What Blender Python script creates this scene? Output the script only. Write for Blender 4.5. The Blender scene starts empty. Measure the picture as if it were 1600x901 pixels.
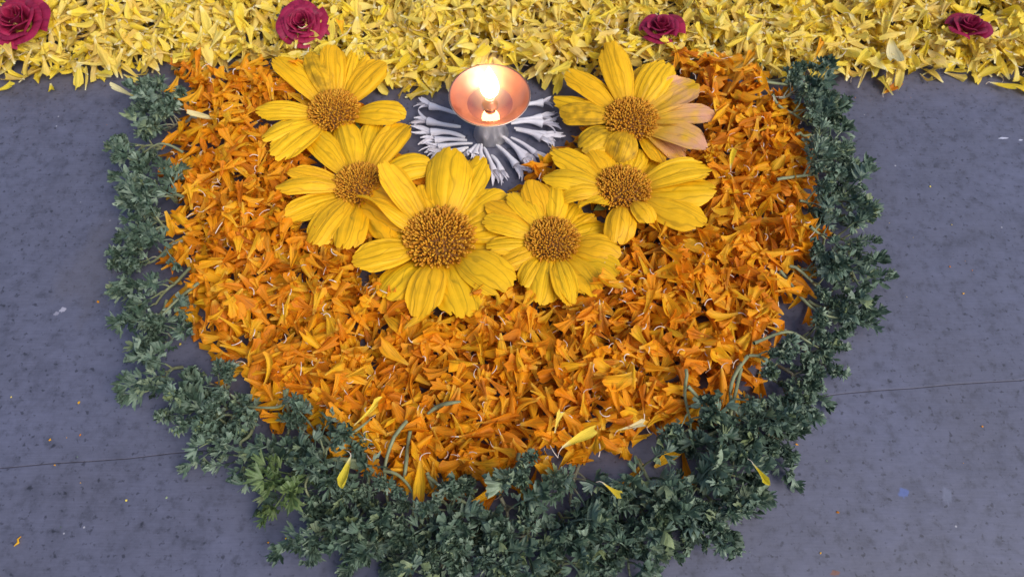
import bpy, math, random
import numpy as np
from mathutils import Vector, Matrix, Euler

SC = bpy.context.scene
COL = SC.collection
R = math.radians
rng = random.Random(7)
nr = np.random.RandomState(11)

# ------------------------------------------------------------------ camera, sky, sun, exposure
CAM_H, PITCH, TANH = 0.50, R(62), 0.66
cd = bpy.data.cameras.new('camera')
cam = bpy.data.objects.new('camera', cd)
COL.objects.link(cam)
cam.location = (0, 0, CAM_H)
cam.rotation_euler = (math.pi / 2 - PITCH, 0, 0)
cd.sensor_width = 36
cd.lens = 18 / TANH
cd.clip_start, cd.clip_end = 0.01, 100
cd.dof.use_dof = True
cd.dof.focus_distance = 0.53
cd.dof.aperture_fstop = 11
SC.camera = cam

SUN_EL, SUN_AZ = R(50), R(128)       # azimuth clockwise from +Y: right, a little towards the viewer
W = bpy.data.worlds.new('World')
SC.world = W
W.use_nodes = True
nt = W.node_tree
bg = nt.nodes['Background']
sky = nt.nodes.new('ShaderNodeTexSky')
sky.sky_type = 'NISHITA'
sky.sun_disc = False
sky.sun_elevation = SUN_EL
sky.sun_rotation = SUN_AZ
sky.air_density, sky.dust_density, sky.ozone_density = 1.0, 2.0, 1.0
nt.links.new(sky.outputs[0], bg.inputs[0])
bg.inputs[1].default_value = 0.094

sd = bpy.data.lights.new('sun', 'SUN')
sd.energy = 1.35
sd.angle = R(42)
sd.color = (1.0, 0.95, 0.88)
so = bpy.data.objects.new('sun', sd)
COL.objects.link(so)
sdir = Vector((math.sin(SUN_AZ) * math.cos(SUN_EL), math.cos(SUN_AZ) * math.cos(SUN_EL), math.sin(SUN_EL)))
so.location = sdir * 3
so.rotation_euler = sdir.to_track_quat('Z', 'Y').to_euler()

SC.view_settings.view_transform = 'Standard'
SC.view_settings.look = 'None'
SC.view_settings.exposure = 0.94
SC.view_settings.gamma = 1.0

# ------------------------------------------------------------------ helpers
SP, CP = math.sin(PITCH), math.cos(PITCH)
def at(px, py, z=0.0):
    """point of the place at height z that the photograph shows at (px, py) of 1600 x 901"""
    a = (px - 800) / 800 * TANH
    b = -(py - 450.5) / 800 * TANH
    d = Vector((a, CP + b * SP, -SP + b * CP))
    t = (CAM_H - z) / -d.z
    return Vector((d.x * t, d.y * t, z))
def to_px(x, y, z=0.0):
    dz = CAM_H - z
    dep = y * CP + dz * SP
    up = y * SP - dz * CP
    return 800 + x / dep / TANH * 800, 450.5 - up / dep / TANH * 800

def inside(poly, x, y):
    c = False
    j = len(poly) - 1
    for i in range(len(poly)):
        xi, yi = poly[i]; xj, yj = poly[j]
        if (yi > y) != (yj > y) and x < (xj - xi) * (y - yi) / (yj - yi) + xi:
            c = not c
        j = i
    return c

def tag(o, label=None, cat=None, group=None, kind=None):
    for k, v in (('label', label), ('category', cat), ('group', group), ('kind', kind)):
        if v: o[k] = v
    return o
def link(name, data, parent=None):
    o = bpy.data.objects.new(name, data)
    COL.objects.link(o)
    if parent: o.parent = parent
    return o
def empty(name, loc, rot=(0, 0, 0)):
    o = link(name, None)
    o.empty_display_size = 0.01
    o.location = loc
    o.rotation_euler = rot
    return o

def mesh(name, V, F, mats, uv=None, mi=None, smooth=True):
    me = bpy.data.meshes.new(name)
    me.from_pydata([tuple(v) for v in V], [], [tuple(int(i) for i in f) for f in F])
    for m in mats: me.materials.append(m)
    if uv is not None:
        l = me.uv_layers.new(name='UVMap')
        idx = np.empty(len(me.loops), np.int32)
        me.loops.foreach_get('vertex_index', idx)
        l.data.foreach_set('uv', np.asarray(uv, np.float32)[idx].ravel())
    if mi is not None:
        me.polygons.foreach_set('material_index', np.asarray(mi, np.int32))
    me.polygons.foreach_set('use_smooth', [smooth] * len(me.polygons))
    me.update()
    return me

def tube(pts, rad, n=5, cap=True):
    """swept tube: verts, faces (quads), uv"""
    pts = [Vector(p) for p in pts]
    V, F, UV = [], [], []
    ref = Vector((0.13, 0.31, 0.94))
    for i, p in enumerate(pts):
        d = (pts[min(i + 1, len(pts) - 1)] - pts[max(i - 1, 0)])
        if d.length < 1e-9: d = Vector((1, 0, 0))
        d.normalize()
        s = d.cross(ref)
        if s.length < 1e-4: s = d.cross(Vector((1, 0, 0)))
        s.normalize()
        q = s.cross(d)
        r = rad[i] if hasattr(rad, '__len__') else rad
        for k in range(n):
            a = 2 * math.pi * k / n
            V.append(p + s * (r * math.cos(a)) + q * (r * math.sin(a)))
            UV.append((k / n, i / (len(pts) - 1)))
    for i in range(len(pts) - 1):
        for k in range(n):
            F.append((i * n + k, i * n + (k + 1) % n, (i + 1) * n + (k + 1) % n, (i + 1) * n + k))
    return V, F, UV
def join(parts):
    V, F, UV = [], [], []
    for v, f, u in parts:
        o = len(V)
        V += list(v); UV += list(u)
        F += [tuple(i + o for i in q) for q in f]
    return V, F, UV
def lathe(prof, n=64):
    V, F = [], []
    for (r, z) in prof:
        for k in range(n):
            a = 2 * math.pi * k / n
            V.append((r * math.cos(a), r * math.sin(a), z))
    for i in range(len(prof) - 1):
        for k in range(n):
            F.append((i * n + k, i * n + (k + 1) % n, (i + 1) * n + (k + 1) % n, (i + 1) * n + k))
    return V, F

# ------------------------------------------------------------------ materials
def newmat(name):
    m = bpy.data.materials.new(name)
    m.use_nodes = True
    n = m.node_tree
    return m, n, n.nodes['Principled BSDF'], n.nodes['Material Output']
def N(n, t, **kw):
    x = n.nodes.new(t)
    for k, v in kw.items():
        if k in x.inputs: x.inputs[k].default_value = v
        else: setattr(x, k, v)
    return x
def ramp(n, stops, mode='LINEAR'):
    r = n.nodes.new('ShaderNodeValToRGB')
    e = r.color_ramp.elements
    r.color_ramp.interpolation = mode
    while len(e) < len(stops): e.new(0.5)
    for i, (p, c) in enumerate(stops):
        e[i].position = p
        e[i].color = (c[0], c[1], c[2], 1) if hasattr(c, '__len__') else (c, c, c, 1)
    return r
def mixc(n, blend, fac, a, b):
    x = n.nodes.new('ShaderNodeMix')
    x.data_type = 'RGBA'; x.blend_type = blend
    for s, v in ((0, fac), (6, a), (7, b)):
        if hasattr(v, 'is_linked') or hasattr(v, 'node'): n.links.new(v, x.inputs[s])
        elif s == 0: x.inputs[0].default_value = v
        else: x.inputs[s].default_value = (v[0], v[1], v[2], 1)
    return x.outputs[2]
def rnd(n):
    oi = n.nodes.new('ShaderNodeObjectInfo'); ge = n.nodes.new('ShaderNodeNewGeometry')
    a = N(n, 'ShaderNodeMath', operation='ADD')
    n.links.new(oi.outputs['Random'], a.inputs[0]); n.links.new(ge.outputs['Random Per Island'], a.inputs[1])
    f = N(n, 'ShaderNodeMath', operation='FRACT')
    n.links.new(a.outputs[0], f.inputs[0])
    return f.outputs[0]

def petal_mat(name, stops, rough=0.6, transl=0.35, vein=0.35, base=None, tip=None, vscale=(14, 1.4), bump=0.25, blotch=0.0, wilt=None, vr0=(.36, .50), lines=0):
    m, n, b, out = newmat(name)
    L = n.links.new
    r = rnd(n)
    rp = ramp(n, stops); L(r, rp.inputs[0])
    col = rp.outputs[0]
    uv = N(n, 'ShaderNodeUVMap')
    sp = N(n, 'ShaderNodeSeparateXYZ'); L(uv.outputs[0], sp.inputs[0])
    add = N(n, 'ShaderNodeCombineXYZ')
    mu = N(n, 'ShaderNodeMath', operation='MULTIPLY'); L(sp.outputs[0], mu.inputs[0]); mu.inputs[1].default_value = vscale[0]
    mv = N(n, 'ShaderNodeMath', operation='MULTIPLY'); L(sp.outputs[1], mv.inputs[0]); mv.inputs[1].default_value = vscale[1]
    mr = N(n, 'ShaderNodeMath', operation='MULTIPLY'); L(r, mr.inputs[0]); mr.inputs[1].default_value = 37
    L(mu.outputs[0], add.inputs[0]); L(mv.outputs[0], add.inputs[1]); L(mr.outputs[0], add.inputs[2])
    no = N(n, 'ShaderNodeTexNoise', Scale=1.0, Detail=3.0, Roughness=0.6); L(add.outputs[0], no.inputs['Vector'])
    vr = ramp(n, [(vr0[0], 1 - vein), (vr0[1], 1.0)]); L(no.outputs[0], vr.inputs[0])
    col = mixc(n, 'MULTIPLY', 1.0, col, vr.outputs[0])
    if lines:
        lw = N(n, 'ShaderNodeTexNoise', Scale=2.2, Detail=1.0); L(uv.outputs[0], lw.inputs['Vector'])
        l1 = N(n, 'ShaderNodeMath', operation='MULTIPLY_ADD'); L(sp.outputs[0], l1.inputs[0]); l1.inputs[1].default_value = lines; L(mr.outputs[0], l1.inputs[2])
        l2 = N(n, 'ShaderNodeMath', operation='MULTIPLY_ADD'); L(lw.outputs[0], l2.inputs[0]); l2.inputs[1].default_value = 1.9; L(l1.outputs[0], l2.inputs[2])
        l3 = N(n, 'ShaderNodeMath', operation='FRACT'); L(l2.outputs[0], l3.inputs[0])
        lr = ramp(n, [(.40, 1.0), (.485, .70), (.515, .70), (.60, 1.0)]); L(l3.outputs[0], lr.inputs[0])
        col = mixc(n, 'MULTIPLY', 1.0, col, lr.outputs[0])
    if base:
        br = ramp(n, [(0.0, 1.0), (0.28, 0.0)]); L(sp.outputs[1], br.inputs[0])
        col = mixc(n, 'MIX', br.outputs[0], col, base)
    if tip:
        tr = ramp(n, [(0.8, 0.0), (1.0, 0.6)]); L(sp.outputs[1], tr.inputs[0])
        col = mixc(n, 'MIX', tr.outputs[0], col, tip)
    tc = N(n, 'ShaderNodeTexCoord')
    if blotch:
        bn = N(n, 'ShaderNodeTexNoise', Scale=120.0, Detail=4.0); L(tc.outputs['Object'], bn.inputs['Vector'])
        bb = ramp(n, [(0.35, 1 - blotch), (0.6, 1.0)]); L(bn.outputs[0], bb.inputs[0])
        col = mixc(n, 'MULTIPLY', 1.0, col, bb.outputs[0])
    if wilt:
        bn = N(n, 'ShaderNodeTexNoise', Scale=55.0, Detail=3.0); L(tc.outputs['Object'], bn.inputs['Vector'])
        bb = ramp(n, [(0.36, 0.0), (0.60, 0.85)]); L(bn.outputs[0], bb.inputs[0])
        wv = ramp(n, [(0.25, 0.1), (0.75, 1.0)]); L(sp.outputs[1], wv.inputs[0])
        wm = N(n, 'ShaderNodeMath', operation='MULTIPLY'); L(bb.outputs[0], wm.inputs[0]); L(wv.outputs[0], wm.inputs[1])
        col = mixc(n, 'MIX', wm.outputs[0], col, wilt)
    L(col, b.inputs['Base Color'])
    b.inputs['Roughness'].default_value = rough
    b.inputs['Specular IOR Level'].default_value = 0.3
    bp = N(n, 'ShaderNodeBump', Strength=bump, Distance=0.001); L(no.outputs[0], bp.inputs['Height'])
    L(bp.outputs[0], b.inputs['Normal'])
    tl = n.nodes.new('ShaderNodeBsdfTranslucent'); L(col, tl.inputs[0]); L(bp.outputs[0], tl.inputs[1])
    mx = n.nodes.new('ShaderNodeMixShader'); mx.inputs[0].default_value = transl
    L(b.outputs[0], mx.inputs[1]); L(tl.outputs[0], mx.inputs[2]); L(mx.outputs[0], out.inputs[0])
    return m

def plain(name, c, rough=0.5, metal=0.0, spec=0.5, var=0.0, scale=200):
    m, n, b, out = newmat(name)
    L = n.links.new
    b.inputs['Base Color'].default_value = (*c, 1)
    b.inputs['Roughness'].default_value = rough
    b.inputs['Metallic'].default_value = metal
    b.inputs['Specular IOR Level'].default_value = spec
    if var:
        tc = N(n, 'ShaderNodeTexCoord')
        no = N(n, 'ShaderNodeTexNoise', Scale=float(scale), Detail=4.0); L(tc.outputs['Object'], no.inputs['Vector'])
        vr = ramp(n, [(0.3, 1 - var), (0.65, 1.0)]); L(no.outputs[0], vr.inputs[0])
        L(mixc(n, 'MULTIPLY', 1.0, c, vr.outputs[0]), b.inputs['Base Color'])
        rr = ramp(n, [(0.3, min(1, rough + .15)), (0.7, max(0, rough - .05))]); L(no.outputs[0], rr.inputs[0])
        L(rr.outputs[0], b.inputs['Roughness'])
    return m

M = {}
M['orange'] = petal_mat('marigold_orange', [(0, (.60, .18, .004)), (.15, (.82, .28, .006)), (.5, (.92, .40, .008)), (.85, (.93, .52, .016)), (1, (.48, .13, .004))],
                        base=(.80, .46, .05), tip=(.84, .26, .005), vein=.36)
M['yellow'] = petal_mat('marigold_yellow', [(0, (.93, .66, .03)), (.3, (.94, .73, .09)), (.55, (.90, .72, .19)), (.75, (.86, .60, .10)), (.88, (.76, .54, .16)), (1, (.95, .72, .04))],
                        base=(.86, .80, .48), vein=.22, transl=.32, tip=(.90, .70, .09))
M['yellow_fresh'] = petal_mat('fresh_yellow', [(0, (.88, .66, .03)), (1, (.88, .72, .08))], base=(.8, .75, .45), vein=.2)
M['cream'] = petal_mat('cream_petal', [(0, (.85, .74, .36)), (1, (.86, .76, .42))], base=(.8, .62, .1), vein=.2)
M['thread'] = plain('pale_thread', (.72, .58, .46), .5)
M['sun'] = petal_mat('sunflower_yellow', [(0, (.94, .50, .006)), (.5, (.95, .545, .008)), (1, (.93, .465, .006))], base=(.70, .36, .01), vein=.42, vscale=(17, .30), bump=.5, vr0=(.30, .44), lines=3.2, blotch=.12, transl=.18, rough=.55)
M['sun_wilt'] = petal_mat('sunflower_wilted', [(0, (.86, .46, .01)), (1, (.88, .50, .02))], base=(.66, .36, .02), vein=.42, vscale=(17, .30), bump=.5, vr0=(.30, .44), lines=3.2, blotch=.15, wilt=(.70, .34, .24), transl=.2)
M['sun_stain'] = petal_mat('sunflower_stained', [(0, (.86, .46, .008)), (1, (.88, .50, .01))], base=(.70, .36, .01), vein=.42, vscale=(17, .30), bump=.5, vr0=(.30, .44), lines=3.2, blotch=.5, transl=.2)
M['floret'] = petal_mat('disc_floret', [(0, (.58, .22, .012)), (.45, (.74, .32, .018)), (.8, (.80, .42, .03)), (1, (.52, .20, .012))], vein=.1, transl=.15, base=(.48, .18, .014))
M['disc'] = plain('disc_brown', (.26, .10, .015), .8, var=.5, scale=400)
M['sepal'] = plain('sepal_green', (.16, .20, .05), .6, var=.3)
M['rose'] = petal_mat('rose_red', [(0, (.34, .014, .055)), (.5, (.41, .018, .075)), (1, (.29, .014, .06))], vein=.3, rough=.5, transl=.2, bump=.3, blotch=.3)
M['stamen'] = plain('stamen', (.5, .33, .12), .6)
M['jasmine'] = petal_mat('jasmine_white', [(0, (.68, .64, .69)), (1, (.78, .75, .79))], vein=.12, base=(.80, .77, .77), transl=.08, vscale=(6, .8), blotch=.08)
M['stem'] = plain('parsley_stem', (.22, .24, .12), .5, var=.35)
M['stem_dry'] = plain('parsley_stem_dry', (.24, .23, .15), .55, var=.4)

def parsley_mat(name, stops):
    m, n, b, out = newmat(name)
    L = n.links.new
    rp = ramp(n, stops); L(rnd(n), rp.inputs[0])
    tc = N(n, 'ShaderNodeTexCoord')
    no = N(n, 'ShaderNodeTexNoise', Scale=160.0, Detail=4.0); L(tc.outputs['Object'], no.inputs['Vector'])
    vr = ramp(n, [(0.3, .62), (0.68, 1.12)]); L(no.outputs[0], vr.inputs[0])
    col = mixc(n, 'MULTIPLY', 1.0, rp.outputs[0], vr.outputs[0])
    L(col, b.inputs['Base Color'])
    b.inputs['Roughness'].default_value = .5
    b.inputs['Specular IOR Level'].default_value = .45
    bp = N(n, 'ShaderNodeBump', Strength=.3, Distance=.001); L(no.outputs[0], bp.inputs['Height']); L(bp.outputs[0], b.inputs['Normal'])
    tl = n.nodes.new('ShaderNodeBsdfTranslucent'); L(col, tl.inputs[0])
    mx = n.nodes.new('ShaderNodeMixShader'); mx.inputs[0].default_value = .2
    L(b.outputs[0], mx.inputs[1]); L(tl.outputs[0], mx.inputs[2]); L(mx.outputs[0], out.inputs[0])
    return m
M['parsley'] = parsley_mat('parsley_leaf', [(0, (.055, .095, .060)), (.45, (.120, .180, .120)), (.75, (.185, .255, .180)), (.9, (.26, .33, .235)), (1, (.23, .28, .12))])
M['parsley_yellow'] = parsley_mat('parsley_leaf_yellowing', [(0, (.10, .16, .05)), (1, (.17, .23, .08))])

def floor_mat():
    m, n, b, out = newmat('grey_stone')
    L = n.links.new
    tc = N(n, 'ShaderNodeTexCoord')
    P = tc.outputs['Object']
    big = N(n, 'ShaderNodeTexNoise', Scale=9.0, Detail=5.0, Roughness=.55); L(P, big.inputs['Vector'])
    r1 = ramp(n, [(0.3, (.090, .089, .124)), (0.7, (.107, .110, .164))]); L(big.outputs[0], r1.inputs[0])
    mid = N(n, 'ShaderNodeTexNoise', Scale=110.0, Detail=6.0, Roughness=.65); L(P, mid.inputs['Vector'])
    r2 = ramp(n, [(0.30, .55), (0.46, .93), (0.75, 1.12)]); L(mid.outputs[0], r2.inputs[0])
    col = mixc(n, 'MULTIPLY', 1.0, r1.outputs[0], r2.outputs[0])
    md = N(n, 'ShaderNodeTexNoise', Scale=48.0, Detail=5.0, Roughness=.7); L(P, md.inputs['Vector'])
    r2b = ramp(n, [(0.32, .78), (0.5, 1.0), (.72, 1.06)]); L(md.outputs[0], r2b.inputs[0])
    col = mixc(n, 'MULTIPLY', 1.0, col, r2b.outputs[0])
    sp = N(n, 'ShaderNodeTexNoise', Scale=260.0, Detail=2.0, Roughness=.5); L(P, sp.inputs['Vector'])
    r3 = ramp(n, [(0.29, .45), (0.385, 1.0)]); L(sp.outputs[0], r3.inputs[0])
    col = mixc(n, 'MULTIPLY', 1.0, col, r3.outputs[0])
    # fine horizontal polishing streaks
    mp = N(n, 'ShaderNodeMapping'); mp.inputs['Scale'].default_value = (60, 900, 60); mp.inputs['Rotation'].default_value = (0, 0, R(4)); L(P, mp.inputs[0])
    st = N(n, 'ShaderNodeTexNoise', Scale=1.0, Detail=2.0); L(mp.outputs[0], st.inputs['Vector'])
    r4 = ramp(n, [(0.3, .93), (0.7, 1.06)]); L(st.outputs[0], r4.inputs[0])
    col = mixc(n, 'MULTIPLY', 1.0, col, r4.outputs[0])
    # tiny white specks
    vo = N(n, 'ShaderNodeTexVoronoi', Scale=75.0, Randomness=1.0); L(P, vo.inputs['Vector'])
    r5 = ramp(n, [(0.035, 1.0), (0.06, 0.0)]); L(vo.outputs['Distance'], r5.inputs[0])
    spn = N(n, 'ShaderNodeSeparateColor'); L(vo.outputs['Color'], spn.inputs[0])
    r6 = ramp(n, [(0.80, 0.0), (0.86, 0.5)]); L(spn.outputs[0], r6.inputs[0])
    mm = N(n, 'ShaderNodeMath', operation='MULTIPLY'); L(r5.outputs[0], mm.inputs[0]); L(r6.outputs[0], mm.inputs[1])
    col = mixc(n, 'MIX', mm.outputs[0], col, (.55, .53, .55))
    # stains with a shape of their own
    def stain(px, py, rad, c, amt, col, sx=1.0):
        p = at(px, py)
        mp = N(n, 'ShaderNodeMapping'); mp.vector_type = 'TEXTURE'
        mp.inputs['Location'].default_value = (p.x, p.y, 0)
        mp.inputs['Scale'].default_value = (rad * sx, rad, rad)
        L(P, mp.inputs[0])
        flat = N(n, 'ShaderNodeVectorMath', operation='MULTIPLY'); flat.inputs[1].default_value = (1, 1, 0); L(mp.outputs[0], flat.inputs[0])
        wob = N(n, 'ShaderNodeTexNoise', Scale=1.6, Detail=4.0); L(mp.outputs[0], wob.inputs['Vector'])
        ln = N(n, 'ShaderNodeVectorMath', operation='LENGTH'); L(flat.outputs[0], ln.inputs[0])
        ad = N(n, 'ShaderNodeMath', operation='ADD'); L(ln.outputs['Value'], ad.inputs[0]); L(wob.outputs[0], ad.inputs[1])
        rr = ramp(n, [(0.85, amt), (1.35, 0.0)]); L(ad.outputs[0], rr.inputs[0])
        return mixc(n, 'MIX', rr.outputs[0], col, c)
    col = stain(1412, 770, .0075, (.085, .12, .30), .8, col)
    col = stain(98, 484, .0050, (.40, .38, .45), .75, col)
    col = stain(88, 490, .0040, (.35, .33, .40), .55, col)
    col = stain(1568, 216, .0022, (.55, .55, .65), .8, col, 4.0)
    col = stain(1595, 219, .0018, (.55, .55, .65), .8, col, 2.0)
    col = stain(1480, 775, .013, (.16, .17, .24), .5, col, .5)
    col = stain(165, 420, .10, (.10, .09, .10), .35, col, .7)
    col = stain(1305, 895, .004, (.20, .07, .03), .7, col, 1.6)
    L(col, b.inputs['Base Color'])
    rr = ramp(n, [(0.3, .50), (0.7, .36)]); L(mid.outputs[0], rr.inputs[0]); L(rr.outputs[0], b.inputs['Roughness'])
    b.inputs['Specular IOR Level'].default_value = .5
    bp = N(n, 'ShaderNodeBump', Strength=.25, Distance=.0006); L(mid.outputs[0], bp.inputs['Height']); L(bp.outputs[0], b.inputs['Normal'])
    return m
M['stone'] = floor_mat()
M['joint'] = plain('joint_dirt', (.12, .095, .105), .9, var=.4, scale=90)

# ------------------------------------------------------------------ floor: bed and two stone slabs that meet at a hairline joint
S = 3.0
bed = link('floor', mesh('floor', [(-S, -S, -.0009), (S, -S, -.0009), (S, S, -.0009), (-S, S, -.0009)], [(0, 1, 2, 3)], [M['joint']], smooth=False))
tag(bed, kind='structure')
jA, jB = at(0, 731), at(1600, 591)
jk = (jB.y - jA.y) / (jB.x - jA.x)
def jy(x): return jA.y + jk * (x - jA.x) + .0006 * math.sin(x * 31) + .0004 * math.sin(x * 83 + 1)
def slab(sign):
    xs = np.linspace(-S, S, 241)
    g = .00016
    V, F = [], []
    for x in xs:
        y = jy(x)
        c = .0005
        V += [(x, y + sign * g, -.03), (x, y + sign * g, -c), (x, y + sign * (g + c), 0), (x, sign * S, 0)]
    for i in range(len(xs) - 1):
        for k in range(3):
            q = (i * 4 + k, i * 4 + k + 1, i * 4 + 5 + k, i * 4 + 4 + k)
            F.append(q if sign > 0 else q[::-1])
    o = link('stone_slab', mesh('stone_slab', V, F, [M['stone']], smooth=False), bed)
    return o
slab(1); slab(-1)

# ------------------------------------------------------------------ height and coverage maps for stacking the petals
CELL = .0016
X0, X1, Y0, Y1 = -.66, .66, .02, .78
GW, GH = int((X1 - X0) / CELL), int((Y1 - Y0) / CELL)
HM = np.zeros((GH, GW), np.float32)
ID = -np.ones((GH, GW), np.int32)
def cell(x, y): return min(GH - 1, max(0, int((y - Y0) / CELL))), min(GW - 1, max(0, int((x - X0) / CELL)))
def hm(x, y):
    j, i = cell(x, y)
    return float(HM[j, i])
def hmax(x, y, r):
    j, i = cell(x, y); k = max(1, int(r / CELL))
    return float(HM[max(0, j - k):j + k + 1, max(0, i - k):i + k + 1].max())

# ------------------------------------------------------------------ petal shapes
def petal_variant(r, L, Wd, roll, fold, curl, ruffle, twist, teeth, tail):
    nu, nt_ = 6, 8
    V, UV, F, MI = [], [], [], []
    ph = r.uniform(0, 6.28)
    tt = [r.uniform(-1, 1) for _ in range(nu + 1)]
    side = r.uniform(-.25, .25)
    trumpet = r.random() < .55
    lob = r.uniform(2.2, 4.5)
    for i in range(nt_ + 1):
        t = i / nt_
        w = Wd / 2 * (.17 + .83 * min(1, (t / .66)) ** .95) * (1 if t < .85 else 1 - .14 * ((t - .85) / .15) ** 2)
        if trumpet: w = Wd / 2 * (.15 + .30 * t + .65 * t ** 2.4) * 1.12
        tw = twist * (t - .3)
        for k in range(nu + 1):
            u = -1 + 2 * k / nu
            te = t - (t ** 5) * (.06 * u * u + teeth * (.09 * tt[k] + .06 * math.cos(lob * u + ph)))
            x = L * te
            ang = u * roll * (0.35 + .65 * (1 - t * .4))
            if abs(roll) > .05:
                y = w * math.sin(ang) / roll
                z = w * (1 - math.cos(ang)) / roll
            else:
                y, z = w * u, 0
            z += fold * abs(u) * w
            z += ruffle * Wd * t * math.sin((3.4 if not trumpet else 5.2) * u + ph + 2.0 * t) + .05 * Wd * t * math.sin(6.1 * t + 2.2 * u + ph * 2)
            z += .07 * Wd * t * t * (1 if k % 2 else -1) * tt[k]
            y += side * L * t * t * .5
            y, z = y * math.cos(tw) - z * math.sin(tw), y * math.sin(tw) + z * math.cos(tw)
            # bend along the length
            a = curl * t * t
            xx = x * math.cos(a * .5); zz = z + x * math.sin(a * .5)
            V.append((xx, y, zz)); UV.append((u * .5 + .5, t))
    for i in range(nt_):
        for k in range(nu):
            a = i * (nu + 1) + k
            F.append((a, a + 1, a + nu + 2, a + nu + 1)); MI.append(0)
    if tail:
        a0 = r.uniform(-.6, .6); tl = r.uniform(.12, .32) * L
        cx = r.uniform(-1, 1) * 1.4
        pts = []
        for i in range(6):
            s = i / 5
            pts.append((-tl * s * math.cos(cx * s * .7), tl * s * math.sin(cx * s + a0 * .3), .0004 + .12 * tl * math.sin(s * 3)))
        v, f, u = tube(pts, [Wd * .034, Wd * .030, Wd * .025, Wd * .021, Wd * .018, Wd * .015], 4)
        o = len(V)
        V += [tuple(p) for p in v]; UV += u
        F += [tuple(i + o for i in q) for q in f]; MI += [1] * len(f)
    return dict(V=np.array(V, np.float32), UV=np.array(UV, np.float32), F=np.array(F, np.int32), MI=np.array(MI, np.int32), L=L, W=Wd)

def variants(n, L, Wd, seed):
    r = random.Random(seed)
    out = []
    for i in range(n):
        out.append(petal_variant(r, L * r.uniform(.75, 1.2), Wd * r.uniform(.7, 1.25), r.choice([.3, .8, 1.3, 1.9, -.7, -1.2]),
                                 r.choice([0, 0, .25, .6, -.3]), r.uniform(-.5, .9), r.uniform(.05, .19), r.uniform(-.6, .6), r.uniform(.4, 1.5), r.random() < .26))
    return out

def stack(n, sampler, vars_, idbase, fluff, tilt_max=.55, wob=.11, rollsd=.36):
    """drop n petals one after the other; each rests on what lies there"""
    out = []
    for k in range(n):
        x, y = sampler(k / n)
        vi = rng.randrange(len(vars_))
        v = vars_[vi]
        sc = rng.uniform(.8, 1.18)
        L, Wd = v['L'] * sc, v['W'] * sc
        a = rng.uniform(0, 2 * math.pi)
        ca, sa = math.cos(a), math.sin(a)
        ha = max(hm(x - ca * L * s, y - sa * L * s) for s in (.15, .3))
        hc = hm(x, y)
        hb = max(hm(x + ca * L * s, y + sa * L * s) for s in (.15, .3, .42))
        sl = max(-tilt_max, min(tilt_max, (hb - ha) / (.55 * L)))
        zc = max((ha + hb) / 2, hc * .97)
        zc = zc * .93 + .0008
        roll = rng.gauss(0, rollsd)
        if rng.random() < .35: roll += math.pi
        pitch = math.atan(sl) + rng.gauss(0, wob)
        zc += abs(math.sin(roll)) * Wd * .30 + (.22 * Wd if math.cos(roll) < 0 else 0) * .5
        Mx = Matrix.Translation((x, y, zc)) @ Euler((0, 0, a)).to_matrix().to_4x4() @ Euler((0, -pitch, 0)).to_matrix().to_4x4() @ Euler((roll, 0, 0)).to_matrix().to_4x4() @ Matrix.Scale(sc, 4) @ Matrix.Translation((-v['L'] / 2, 0, 0))
        # keep the petal above the stone
        m3 = np.array(Mx)
        zz = v['V'] @ m3[2, :3] + m3[2, 3]
        mn = float(zz.min())
        if mn < .0006:
            Mx = Matrix.Translation((0, 0, .0006 - mn)) @ Mx
            zc += .0006 - mn
        # footprint
        r_ = L * .5
        j0, i0 = cell(x - r_, y - r_); j1, i1 = cell(x + r_, y + r_)
        gy, gx = np.mgrid[j0:j1 + 1, i0:i1 + 1]
        dx = X0 + (gx + .5) * CELL - x; dy = Y0 + (gy + .5) * CELL - y
        lx = dx * ca + dy * sa; ly = -dx * sa + dy * ca
        wl = Wd * (.25 + .75 * np.clip((lx / L + .5) / .66, 0, 1)) * .42
        mask = (np.abs(lx) < L * .5) & (np.abs(ly) < wl)
        hh = zc + lx * math.sin(pitch) + fluff
        sub = HM[j0:j1 + 1, i0:i1 + 1]
        up = mask & (hh > sub)
        sub[up] = hh[up]
        ID[j0:j1 + 1, i0:i1 + 1][mask] = idbase + k
        out.append((vi, Mx, x, y))
    return out

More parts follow.
